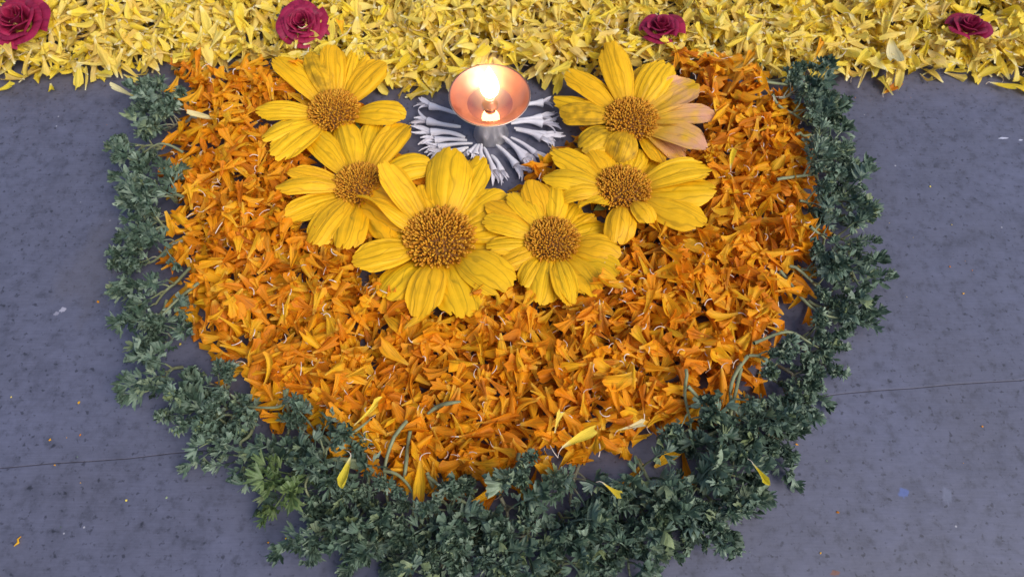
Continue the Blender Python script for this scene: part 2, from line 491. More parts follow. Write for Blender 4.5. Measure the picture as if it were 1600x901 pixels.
def emit_petals(recs, vars_, idbase, mats, single, heap, zone, heap_label, cat):
    """the 300 that show largest become things of their own, the rest one heap"""
    ys = Y0 + (np.arange(GH) + .5) * CELL
    wgt = 1.0 / ((ys ** 2 + CAM_H ** 2))
    area = np.zeros(len(recs))
    sel = (ID >= idbase) & (ID < idbase + len(recs))
    jj, ii = np.nonzero(sel)
    xs = X0 + (ii + .5) * CELL
    dep = ys[jj] * CP + CAM_H * SP
    vis = (np.abs(xs / dep) < TANH) & (np.abs((ys[jj] * SP - CAM_H * CP) / dep) < TANH * 901 / 1600)
    np.add.at(area, ID[jj, ii] - idbase, wgt[jj] ** 1.5 * vis)
    order = np.argsort(-area)
    chosen = [i for i in order[:300] if area[i] > 0]
    cs = set(chosen)
    data = [mesh(single, v['V'], v['F'], mats, v['UV'], v['MI']) for v in vars_]
    for i in chosen:
        vi, Mx, x, y = recs[i]
        o = link(single, data[vi])
        o.matrix_world = Mx
        lab, grp = zone(*to_px(x, y, .006))
        tag(o, lab, cat, grp)
    Vs, Fs, Us, Ms = [], [], [], []
    off = 0
    for i, (vi, Mx, x, y) in enumerate(recs):
        if i in cs: continue
        v = vars_[vi]
        m3 = np.array(Mx, np.float32)
        Vs.append(v['V'] @ m3[:3, :3].T + m3[:3, 3]); Fs.append(v['F'] + off); Us.append(v['UV']); Ms.append(v['MI'])
        off += len(v['V'])
    Va, Fa, Ua, Ma = np.concatenate(Vs), np.concatenate(Fs), np.concatenate(Us), np.concatenate(Ms)
    me = bpy.data.meshes.new(heap)
    me.vertices.add(len(Va)); me.vertices.foreach_set('co', Va.ravel())
    me.loops.add(Fa.size); me.loops.foreach_set('vertex_index', Fa.ravel())
    me.polygons.add(len(Fa)); me.polygons.foreach_set('loop_start', np.arange(0, Fa.size, 4, dtype=np.int32))
    me.polygons.foreach_set('material_index', Ma)
    for m in mats: me.materials.append(m)
    l = me.uv_layers.new(name='UVMap'); l.data.foreach_set('uv', Ua[Fa.ravel()].ravel())
    me.update(calc_edges=True); me.validate()
    me.polygons.foreach_set('use_smooth', [True] * len(me.polygons))
    o = link(heap, me)
    tag(o, heap_label, cat, kind='stuff')

# ------------------------------------------------------------------ yellow strip at the back
Y_EDGE = [(-200, 146), (0, 130), (60, 133), (120, 126), (190, 132), (240, 124), (300, 116), (430, 118), (520, 132), (600, 152), (660, 152), (700, 144), (740, 130), (790, 132), (840, 146), (870, 150),
          (905, 128), (1000, 122), (1090, 122), (1180, 130), (1250, 134), (1320, 138), (1390, 138), (1450, 126), (1520, 124), (1600, 138), (1800, 146)]
def yedge(px):
    for (a, b), (c, d) in zip(Y_EDGE, Y_EDGE[1:]):
        if a <= px <= c: return b + (d - b) * (px - a) / (c - a)
    return 140
vy = variants(28, .0195, .0102, 5)
def samp_yellow(f):
    while True:
        x, y = rng.uniform(-.62, .62), rng.uniform(.38, .70)
        px, py = to_px(x, y)
        if any(math.hypot((px - a_) / c_, (py - b_) / (c_ * .62)) < (.98 if c_ > 40 else .82) for a_, b_, c_ in ((26, 30, 47), (468, 32, 41), (1035, 42, 34), (1522, 40, 33))): continue
        lim = yedge(px) - 6 + rng.gauss(0, 5)
        if py > lim: continue
        if py > lim - 14 and rng.random() < .25: continue
        return x, y
rec_y = stack(15500, samp_yellow, vy, 0, .00055, wob=.07, rollsd=.28)

# where the sunflowers lie (pixel sketch of the arc)
FLOWERS = [
 dict(c=(520, 168), r=36, z=0, label='yellow sunflower at the upper left, nearest the dark red full rose', tips=[
   (432, 90, 35), (490, 84, 34, 'stain'), (526, 72, 36), (553, 82, 26, 'low'), (570, 88, 26, 'low'), (602, 98, 47), (634, 184, 43), (402, 180, 34), (409, 217, 34), (430, 248, 44), (492, 240, 38, 'low'), (548, 232, 38, 'low')]),
 dict(c=(561, 283), r=36, z=.0015, label='yellow sunflower second from the top on the left arm of the arc', tips=[
   (480, 211, 40), (536, 190, 40), (580, 187, 40), (641, 198, 44), (672, 252, 46), (640, 320, 40, 'low'), (450, 268, 32), (431, 295, 30), (449, 343, 40), (482, 382, 42), (534, 391, 52), (614, 374, 44, 'low')]),
 dict(c=(686, 369), r=49, z=.003, label='largest yellow sunflower at the bottom of the arc with the broadest brown centre', tips=[
   (596, 256, 40, 'high'), (566, 303, 62), (557, 319, 30, 'fold'), (552, 412, 50), (597, 465, 60, 'low'), (658, 498, 50), (722, 497, 60), (797, 453, 60), (712, 237, 66), (752, 248, 52, 'low'), (790, 303, 56, 'low'), (786, 352, 46, 'low'), (783, 400, 48, 'low'), (665, 290, 44, 'low'), (596, 372, 36, 'low')]),
 dict(c=(864, 371), r=37, z=.0045, label='yellow sunflower with narrow notched petals right of the largest sunflower', tips=[
   (763, 315, 36), (757, 340, 36), (760, 387, 30), (782, 416, 38), (814, 448, 34), (844, 475, 46), (882, 479, 28), (899, 474, 26), (925, 463, 48), (968, 430, 44, 'low'), (969, 396, 44), (950, 355, 46, 'low'), (905, 323, 42, 'low'), (866, 286, 42), (827, 284, 42), (803, 300, 38), (930, 340, 36, 'low')]),
 dict(c=(975, 291), r=39, z=.006, label='yellow sunflower with drooping folded front petals below the pinkish wilted one', tips=[
   (860, 240, 40), (849, 282, 36), (866, 313, 32, 'droop'), (908, 336, 30, 'fold'), (968, 384, 42, 'droop'), (1016, 352, 30, 'droop'), (1038, 344, 30, 'low'), (1100, 353, 52), (1118, 303, 50), (1106, 259, 42), (1032, 244, 40, 'low'), (996, 234, 40), (953, 236, 40), (920, 232, 40), (893, 238, 36, 'low')]),
 dict(c=(988, 181), r=37, z=.009, label='wilting yellow sunflower with pinkish petals at the upper right of the arc', tips=[
   (891, 110, 38), (950, 69, 44), (1036, 96, 46), (1010, 100, 34, 'low'), (1086, 128, 52, 'wilt'), (1117, 182, 34, 'wilt'), (1104, 232, 42, 'wilt'), (1070, 246, 38, 'wilt'), (1040, 253, 30), (962, 256, 46, 'droop_stain'), (905, 234, 46, 'stain'), (877, 172, 44, 'stain'), (866, 157, 32, 'low')]),
]
def under_flower(x, y):
    for f in FLOWERS:
        c = at(*f['c'], .012)
        dx, dy = x - c.x, y - c.y
        q = math.hypot(dx, dy)
        if q < .001: return True
        for tp in f['tips']:
            t = at(tp[0], tp[1], .012)
            tx, ty = t.x - c.x, t.y - c.y
            L = math.hypot(tx, ty)
            al = (dx * tx + dy * ty) / L
            if -.008 < al < L * .92 and abs(dx * ty - dy * tx) / L < .012 + .003 * al / L: return True
    return False
# ------------------------------------------------------------------ orange half disc
O_POLY = [(288, 122), (330, 116), (420, 112), (470, 118), (520, 128), (575, 160), (595, 205), (640, 260), (690, 300), (760, 340), (820, 300), (850, 270), (905, 215), (905, 150), (945, 122), (1090, 110), (1190, 140), (1240, 178),
          (1262, 232), (1268, 290), (1276, 350), (1275, 410), (1245, 470), (1215, 520), (1195, 590), (1172, 640), (1120, 655), (1060, 690), (1000, 700), (950, 708), (900, 735), (845, 752),
          (780, 782), (700, 780), (640, 768), (560, 738), (500, 690), (440, 660), (392, 640), (372, 600), (335, 560), (305, 515), (280, 470), (270, 415), (282, 360), (276, 310), (262, 255), (288, 200), (280, 160)]
vo = variants(40, .0186, .0118, 9)
def samp_orange(f):
    while True:
        x, y = rng.uniform(-.32, .30), rng.uniform(.10, .47)
        px, py = to_px(x, y)
        px += rng.gauss(0, 5); py += rng.gauss(0, 5)
        if not inside(O_POLY, px, py): continue
        if under_flower(x, y) and rng.random() < .86: continue
        if not inside(O_POLY, 770 + (px - 770) * 1.06, 300 + (py - 300) * 1.06) and rng.random() < .55: continue
        return x, y
rec_o = stack(4200, samp_orange, vo, 100000, .0006, wob=.06, rollsd=.27)

# ------------------------------------------------------------------ sunflowers
SUNZ = .012
def sun_petal(root, tip, base, width, arch, cup, z0, zt, matr, notch, fold=0.0, wav=1.0, seed=0):
    r = random.Random(seed)
    B = Vector((base.x, base.y, z0)); T = Vector((tip.x, tip.y, zt))
    d = T - B; L = d.length; d.normalize()
    s = Vector((0, 0, 1)).cross(d).normalized(); n = d.cross(s) * -1
    if n.z < 0: n = -n
    nu, nt_ = 20, 18
    V, UV, F = [], [], []
    ph = r.uniform(0, 6.28); sk = r.uniform(-.07, .07); tp = r.uniform(0, 6.28)
    tooth = [r.uniform(-.5, 1) if k % 6 == 4 else r.uniform(-.35, .1) for k in range(nu + 1)]
    gr = r.uniform(0, 1)
    for i in range(nt_ + 1):
        t = i / nt_
        w = width / 2 * (.46 + .54 * math.sin(min(t / .55, 1) * math.pi / 2))
        if t > .66: w *= 1 - .20 * ((t - .66) / .34) ** 2
        for k in range(nu + 1):
            u = -1 + 2 * k / nu
            te = t - (t ** 6) * (.17 * abs(u) ** 2.4 + notch * .10 * tooth[k])
            h = arch * L * math.sin(math.pi * min(te * .92, 1))
            h += cup * w * (u * u - .3)
            h -= .0011 * wav * (max(0, math.cos(u * 8.6 + gr)) ** 5 + .4 * max(0, math.cos(u * 17.2 + gr)) ** 3) * math.sin(math.pi * min(1, t * .85 + .08))      # ridges between the veins
            h += .0016 * wav * t * t * math.sin(2.6 * u + ph)
            lat = u * w + sk * L * t * t
            if fold > 0:                       # one half folded back over the other
                q = u * .5 + .5
                a = fold * q * t
                h += w * .9 * math.sin(a) * q
                lat = -w + 2 * w * q * (math.cos(a) * .5 + .5)
            P = B + d * (L * te) + s * lat + n * h - root
            V.append(P); UV.append((u * .5 + .5, t))
    zmin = min((v + root).z for v in V)
    for i in range(nt_):
        for k in range(nu):
            a = i * (nu + 1) + k
            F.append((a, a + 1, a + nu + 2, a + nu + 1))
    return mesh('petal', V, F, [matr], UV)

def florets(R0, H, seed, openness):
    r = random.Random(seed)
    parts = []
    n = 520
    for i in range(n):
        q = math.sqrt((i + .5) / n)
        a = i * 2.39996 + r.uniform(-.1, .1)
        rad = q * R0
        z = H * math.sqrt(max(0, 1 - .80 * q * q))
        out = Vector((math.cos(a) * q, math.sin(a) * q, 1.15 - q * .65)).normalized()
        out = (out + Vector((r.gauss(0, .2), r.gauss(0, .2), r.gauss(0, .12)))).normalized()
        p = Vector((rad * math.cos(a), rad * math.sin(a), z - .001))
        ln = (.0022 + .0014 * q * openness) * r.uniform(.75, 1.25) * R0 / .015
        wd = (.00040 + .00015 * q) * R0 / .015
        mid = p + out * ln * .6
        tipv = p + out * ln
        parts.append(tube([p, mid, p + out * ln * .85, tipv], [wd * .8, wd * .85, wd * 1.25, wd * .35], 5))
    return join(parts)

def px_mm(px, py, z=.015):
    return (at(px + 1, py, z) - at(px, py, z)).length
for fi, f in enumerate(FLOWERS):
    c0 = at(*f['c'], .015)
    hs = [hm(c0.x + a_ * .004, c0.y + b_ * .004) for a_ in range(-5, 6) for b_ in range(-5, 6)]
    zb = max(.008, float(np.percentile(hs, 90))) * .9 + f['z'] + .003
    c = at(*f['c'], zb + .008); c.z = 0
    k = px_mm(*f['c'])
    R0 = f['r'] * k
    root = empty('sunflower', (c.x, c.y, zb - .004))
    tag(root, f['label'], 'sunflower', 'sunflowers in an arc round the lamp')
    rl = Vector((c.x, c.y, zb - .004))
    for ti, tp in enumerate(f['tips']):
        px, py, wpx = tp[:3]; kind = tp[3] if len(tp) > 3 else ''
        arch, cup, zt, z0, fold, mt = rng.uniform(.06, .15), rng.uniform(-.45, .0), zb + rng.uniform(-.001, .0035), zb + .002 + (.0016 if ti % 2 else -.0008) + rng.uniform(-.0005, .0005), 0, M['sun']
        wmul = 1.13
        if kind == 'low': z0 -= .0028; zt -= .004; arch *= .6
        if kind == 'high': zt += .022; arch = .03; cup = .3
        if 'droop' in kind: z0 += .004; zt -= .002; arch = .22; cup = -.35
        if kind == 'fold': z0 += .003; zt += .004; fold = 2.3; wmul = 1.5
        if 'stain' in kind: mt = M['sun_stain']
        if kind == 'wilt': mt = M['sun_wilt']; cup = .25
        tip = at(px, py, zt)
        # rest on whatever heap lies under the tip
        zt = max(zt, min(zb + .010, hmax(tip.x, tip.y, .005) + .0015))
        tip = at(px, py, zt)
        dirv = (Vector((tip.x, tip.y)) - Vector((c.x, c.y)))
        b2 = Vector((c.x, c.y)) + dirv.normalized() * min(R0 * .82, dirv.length * .4)
        me = sun_petal(rl, tip, Vector((b2.x, b2.y, 0)), wpx * k * wmul, arch, cup, z0, zt, mt, rng.uniform(.3, 1.1), fold, seed=fi * 50 + ti)
        po = link('petal', me, root)
        if kind == 'wilt': po['label'] = 'pinkish wilted petal'
        if 'stain' in kind: po['label'] = 'petal with brown stains'
        if kind == 'fold': po['label'] = 'petal folded over lengthwise'
    # centre
    prof = [(0.0004, R0 * .50), (R0 * .35, R0 * .47), (R0 * .65, R0 * .38), (R0 * .88, R0 * .22), (R0 * .97, .0), (R0 * .7, -.003)]
    v, fc = lathe([(a, b + .004) for a, b in prof], 28)
    do = link('flower_disc', mesh('flower_disc', v, fc, [M['disc']]), root)
    v, fc, u = florets(R0 * .98, R0 * .52, fi + 3, (1.0, 1.1, 1.25, 1.2, .9, .9)[fi])
    fo = link('disc_floret', mesh('disc_floret', v, fc, [M['floret']], u), do)
    fo.location = (0, 0, .004)
    tag(fo, kind='stuff')
    for s_ in range(9):
        a = s_ * 2 * math.pi / 9 + .2
        V_, F_, U_ = [], [], []
        for i in range(5):
            t = i / 4
            w = .0045 * (1 - t ** 2.2) + .0003
            rr_ = R0 * .6 + t * R0 * .75
            for q in (-1, 0, 1):
                V_.append((rr_ * math.cos(a) - q * w * math.sin(a), rr_ * math.sin(a) + q * w * math.cos(a), -.0008 + .0006 * q * q)); U_.append((q * .5 + .5, t))
        for i in range(4):
            for q in range(2):
                b_ = i * 3 + q; F_.append((b_, b_ + 1, b_ + 4, b_ + 3))
        link('sepal', mesh('sepal', V_, F_, [M['sepal']], U_), root)
    # shade the coverage map: petals under the flower do not show
    for tp in f['tips']:
        q = at(tp[0], tp[1], zb)
        for s_ in np.linspace(0, .95, 14):
            j, i = cell(c.x + (q.x - c.x) * s_, c.y + (q.y - c.y) * s_)
            kk = max(1, int(tp[2] * k * .4 / CELL))
            ID[max(0, j - kk):j + kk + 1, max(0, i - kk):i + kk + 1] = -1

# ------------------------------------------------------------------ roses on the yellow strip
def rose(px, py, rpx, squash, n, label, stamens, seed, tilt):
    r = random.Random(seed)
    p = at(px, py, .02)
    z = max(.008, hmax(p.x, p.y, .016) - .006)
    p = at(px, py, z + .012)
    k = px_mm(px, py, z)
    Rr = rpx * k
    root = empty('rose', (p.x, p.y, z), (tilt, r.uniform(-.1, .1), 0))
    root.scale = (1, 1, 1)
    tag(root, label, 'rose', 'dark red roses on the yellow strip')
    for i in range(n):
        q = (i + .6) / n
        a = i * 2.399 + r.uniform(-.25, .25)
        r0 = Rr * (.10 + .62 * q)
        arc = (2.4 - 1.0 * q) * r.uniform(.85, 1.1)
        H = Rr * squash * (.62 - .28 * q)
        fl = Rr * (.05 + .34 * q * q) * r.uniform(.8, 1.15)
        V, UV, F = [], [], []
        ph = r.uniform(0, 6.28)
        zb_ = Rr * .30 * (1 - q) * squash
        for t_ in range(6):
            t = t_ / 5
            for u_ in range(10):
                u = -1 + u_ * 2 / 9
                aa = a + u * arc / 2
                edge = 1 - .30 * abs(u) ** 3
                rad = r0 * (.55 + .45 * min(1, t * 1.6)) + fl * t ** 2.2 + Rr * .035 * t * math.sin(3.2 * u + ph)
                zz = zb_ + H * math.sin(min(1, t * 1.08) * math.pi * (.5 + .16 * q)) * edge + Rr * .025 * t * math.sin(4 * u + ph * 2)
                V.append((rad * math.cos(aa), rad * math.sin(aa), zz)); UV.append((u * .5 + .5, t))
        for t_ in range(5):
            for u_ in range(9):
                b_ = t_ * 10 + u_; F.append((b_, b_ + 1, b_ + 11, b_ + 10))
        link('petal', mesh('petal', V, F, [M['rose']], UV), root)
    if stamens:
        parts = []
        for i in range(70):
            a = r.uniform(0, 6.28); q = math.sqrt(r.random()) * Rr * .24
            b = Vector((q * math.cos(a) - Rr * .1, q * math.sin(a), Rr * .30)); t = b + Vector((r.gauss(0, .0012), r.gauss(0, .0012), r.uniform(.003, .0065)))
            parts.append(tube([b, (b + t) / 2, t, t + Vector((0, 0, .0007))], [.0002, .0002, .0006, .0003], 4))
        v, f_, u = join(parts)
        tag(link('stamen', mesh('stamen', v, f_, [M['stamen']], u), root), kind='stuff')
    j, i = cell(p.x, p.y); kk = int(Rr / CELL)
    ID[j - kk:j + kk, max(0, i - kk):i + kk] = -1
rose(26, 26, 47, 1.0, 22, 'open dark red rose with pale stamens, leftmost at the top corner', True, 1, R(12))
rose(468, 26, 41, .8, 30, 'tight full dark red rose with concentric petals left of the lamp', False, 2, R(16))
rose(1035, 36, 35, .95, 17, 'small crumpled dark red rose behind the wilting sunflower', False, 3, R(-4))
rose(1522, 34, 35, .9, 15, 'small dark red rose half buried in yellow petals at the far right', False, 4, R(-8))

# ------------------------------------------------------------------ the petals themselves, now that it is known which show
def zone_y(px, py):
    if px < 250: return 'pale yellow marigold petal on the strip beside the open rose at the left corner', 'yellow petals beside the open rose'
    if px < 430: return 'pale yellow marigold petal on the strip left of the tight full rose', 'yellow petals left of the full rose'
    if px < 640: return 'pale yellow marigold petal on the strip behind the upper left sunflower', 'yellow petals behind the upper left sunflower'
    if px < 880: return 'pale yellow marigold petal on the strip right behind the oil lamp', 'yellow petals behind the lamp'
    if px < 1150: return 'pale yellow marigold petal on the strip behind the wilting sunflower', 'yellow petals behind the wilting sunflower'
    if px < 1400: return 'pale yellow marigold petal on the strip between the two small roses at the right', 'yellow petals between the right roses'
    return 'pale yellow marigold petal on the strip around the half buried rose', 'yellow petals around the half buried rose'
def zone_o(px, py):
    if py < 430 and px < 500:
        if py < 270: return 'orange marigold petal of the heap left of the upper left sunflower', 'orange petals at the top left'
        return 'orange marigold petal of the heap at its left edge, lower than the upper left sunflower', 'orange petals at the left edge'
    if py < 430 and px > 1000:
        if py < 250: return 'orange marigold petal of the heap right of the wilting sunflower', 'orange petals at the top right'
        return 'orange marigold petal of the heap right of the sunflower with drooping petals', 'orange petals at the right edge'
    if py < 560:
        if px < 640: return 'orange marigold petal of the heap, left in front of the largest sunflower', 'orange petals left in front of the largest sunflower'
        if px < 860: return 'orange marigold petal of the heap, just in front of the tips of the largest sunflower', 'orange petals in front of the arc'
        return 'orange marigold petal of the heap, right in front of the notched sunflower', 'orange petals right in front of the arc'
    if px < 620: return 'orange marigold petal of the heap near the front left parsley', 'orange petals near the front left parsley'
    if px < 860: return 'orange marigold petal of the heap at its front middle edge', 'orange petals at the front middle'
    return 'orange marigold petal of the heap near the front right parsley', 'orange petals near the front right parsley'
emit_petals(rec_y, vy, 0, [M['yellow'], M['thread']], 'yellow_petal', 'yellow_petal_heap', zone_y, 'deep strip of loose pale yellow marigold petals along the back', 'petals')
emit_petals(rec_o, vo, 100000, [M['orange'], M['thread']], 'orange_petal', 'orange_petal_heap', zone_o, 'half disc heap of loose orange marigold petals on the grey stone', 'petals')

# pale threads of the florets scattered in the orange heap
parts = []
for i in range(130):
    while True:
        x, y = rng.uniform(-.32, .30), rng.uniform(.10, .47)
        if inside(O_POLY, *to_px(x, y)): break
    L = rng.uniform(.004, .010); a = rng.uniform(0, 6.28); cu = rng.uniform(-2.6, 2.6)
    z = hmax(x, y, .003) + .0008
    pts = []
    px_, py_ = x, y
    for s in range(7):
        pts.append((px_, py_, z + .0012 * math.sin(s * .5)))
        px_ += math.cos(a) * L / 6; py_ += math.sin(a) * L / 6; a += cu / 6
    parts.append(tube(pts, rng.uniform(.00020, .00042), 4))
v, f_, u = join(parts)
tag(link('flower_threads', mesh('flower_threads', v, f_, [M['thread']], u)), 'pale curly floret threads scattered through the orange petals', 'threads', kind='stuff')

# stray petals that can be told apart
def stray(px, py, ang, L, Wd, mat, label, name='loose_petal', z=None, cat='petal', seed=0, roll=1.5, tail=True, flip=0, pitch=.0):
    r = random.Random(seed + px)
    v = petal_variant(r, L, Wd, roll, 0.15, .35, .11, .35, 1.0, tail)
    p = at(px, py, .01)
    h = hmax(p.x, p.y, .006) if z is None else z
    p = at(px, py, h + .001)
    o = link(name, mesh(name, v['V'], v['F'], [mat, M['thread']], v['UV'], v['MI']))
    dirw = at(px + 20 * math.cos(R(ang)), py - 20 * math.sin(R(ang)), h) - at(px, py, h)
    a = math.atan2(dirw.y, dirw.x)
    o.matrix_world = Matrix.Translation(p + Vector((0, 0, .0012))) @ Euler((0, 0, a)).to_matrix().to_4x4() @ Euler((0, pitch, 0)).to_matrix().to_4x4() @ Euler((flip, 0, 0)).to_matrix().to_4x4() @ Matrix.Translation((-L * .5, 0, 0))
    tag(o, label, cat)
stray(318, 187, 178, .022, .009, M['cream'], 'cream coloured petal lying on orange petals near the top left parsley')
stray(1141, 250, 90, .018, .007, M['yellow_fresh'], 'small yellow petal standing on orange petals right of the sunflowers')
stray(985, 748, 230, .026, .013, M['orange'], 'single orange petal alone on dark stone beside the front parsley', z=.001, tail=False, roll=.9)
stray(1072, 732, 285, .026, .013, M['orange'], 'curled orange petal hanging onto the parsley at the lower right', roll=1.2)
stray(1040, 716, 40, .020, .010, M['orange'], 'orange petal lying flat just outside the heap edge at lower right', z=.001, tail=False, roll=.5)
stray(1262, 494, 265, .020, .011, M['orange'], 'small orange petal on bare stone at the right edge', z=.001, roll=.9)
stray(658, 752, 272, .026, .012, M['orange'], 'long trumpet shaped orange petal at the front edge of the heap', roll=1.4)
stray(1392, 141, 30, .018, .008, M['orange'], 'orange petal at the front edge of the yellow strip on the right', z=.001, roll=.8)
stray(1278, 82, 65, .018, .007, M['orange'], 'orange petal upright among the yellow petals at the right', roll=.9)
stray(535, 47, 100, .014, .009, M['orange'], 'orange petal stuck in yellow petals beside the full rose', roll=.8)
stray(82, 140, 280, .012, .009, M['yellow_fresh'], 'small yellow petal alone on stone in front of the strip at left', z=.001, tail=False, roll=.9)
stray(8, 142, 10, .018, .008, M['yellow_fresh'], 'yellow petal on stone at the left picture edge', z=.001, tail=False)
stray(194, 147, 160, .022, .008, M['cream'], 'tan yellow petal lying on the top left parsley', z=.016, tail=False)
stray(1390, 85, 268, .034, .018, M['cream'], 'broad pale yellow trumpet petal hanging over the strip edge at right', roll=1.2, tail=False)
stray(1565, 138, 340, .02, .009, M['yellow'], 'yellow petal with white thread lying on stone at the far right', z=.001)
stray(903, 686, 30, .023, .010, M['yellow'], 'yellowish orange petal pointing right on the front of the heap', roll=1.5)
stray(985, 668, 15, .017, .007, M['cream'], 'pale yellow petal with white stripe on orange petals at lower right')
stray(870, 660, 80, .014, .007, M['yellow'], 'tiny pale yellow petal on the orange heap at lower middle', tail=False)
stray(575, 648, 40, .024, .006, M['yellow'], 'slim greenish yellow petal at the front left of the heap', tail=False)

# ------------------------------------------------------------------ curly parsley
def fan(r, Rf, span, nsec, ruff, cup, soft=False):
    """a small toothed, crinkled leaflet fan along +x from the origin"""
    V, UV, F = [(0, 0, 0)], [(.5, 0)], []
    nr_ = 5 if soft else 4
    ph = r.uniform(0, 6.28); fr = r.uniform(4, 7) * (.8 if soft else 1.35); ph2 = r.uniform(0, 6.28)
    lob = r.choice([2, 3, 3])
    if soft: jag = [(1.06, .98, .80, .96)[k % 4] * r.uniform(.95, 1.05) for k in range(nsec + 1)]
    else: jag = [r.uniform(.92, 1.10) if k % 2 else r.uniform(.70, .92) for k in range(nsec + 1)]
    for i in range(1, nr_ + 1):
        q = i / nr_
        for k in range(nsec + 1):
            u = -1 + 2 * k / nsec
            a = u * span / 2
            lobe = .50 + .50 * abs(math.cos(u * math.pi * lob / 2)) ** .7
            rad = Rf * q * (1 + ((jag[k] * lobe) - 1) * q ** 1.5)
            z = Rf * (ruff * q ** 1.6 * math.sin(fr * a + ph) + cup * q * q)
            z += Rf * .5 * ruff * q * q * math.sin(2.1 * fr * a + ph2)
            z -= Rf * .06 * q * abs(math.cos(u * math.pi * lob / 2))
            V.append((rad * math.cos(a) * (1 - .35 * abs(cup) * q), rad * math.sin(a), z)); UV.append((u * .5 + .5, q))
    for k in range(nsec): F.append((0, 1 + k, 2 + k))
    for i in range(nr_ - 1):
        for k in range(nsec):
            b = 1 + i * (nsec + 1) + k
            F.append((b, b + nsec + 1, b + nsec + 2, b + 1))
    return V, F, UV
def xf(p, Mx):
    return [Mx @ Vector(v) for v in p[0]], p[1], p[2]
def leaf_mesh(seed, mat, flat):
    r = random.Random(seed)
    parts = []
    Ll = r.uniform(.014, .019) * (1.35 if flat else 1)
    pts = [(Ll * .8 * s, .001 * math.sin(s * 3), .0012 * math.sin(s * 2.5)) for s in np.linspace(0, 1, 6)]
    parts.append(tube(pts, [.0008, .0007, .0006, .0006, .0005, .0004], 5))
    spots = [(.95, 0, 0, 1.0), (.62, .85, .2, .9), (.62, -.85, .2, .9), (.30, 1.25, .1, .75), (.34, -1.2, .15, .75), (.80, .45, .7, .75), (.80, -.45, .7, .75), (.5, .5, .4, .7), (.5, -.5, .4, .7), (1.0, .5, .2, .8), (1.0, -.5, .2, .8)]
    if not flat: spots += [(r.uniform(.35, 1.05), r.uniform(-1.9, 1.9), r.uniform(.1, 1.4), r.uniform(.6, .95)) for _ in range(13)]
    for (s, yaw, pit, sz) in spots:
        Rf = (.0118 if flat else .0070) * sz * r.uniform(.8, 1.2)
        fv = fan(r, Rf, r.uniform(1.5, 2.5) if not flat else r.uniform(1.0, 1.6), 20 if flat else 15, r.uniform(.14, .28) * (.55 if flat else 1.4), r.uniform(-.5, .8), flat)
        m = Matrix.Translation((Ll * s * .8, 0, .0012)) @ Euler((r.gauss(0, .6), -pit + r.gauss(0, .35), yaw + r.gauss(0, .25))).to_matrix().to_4x4() @ Matrix.Translation((.0015, 0, 0))
        parts.append(xf(fv, m))
    v, f_, u = join(parts)
    me = mesh('leaf', v, f_, [mat], u)
    return me
LEAF = [leaf_mesh(100 + i, M['parsley'], i % 3 == 0) for i in range(14)]
LEAFY = [leaf_mesh(300 + i, M['parsley_yellow'], True) for i in range(3)]
LEAFG = [leaf_mesh(400 + i, M['parsley'], True) for i in range(4)]

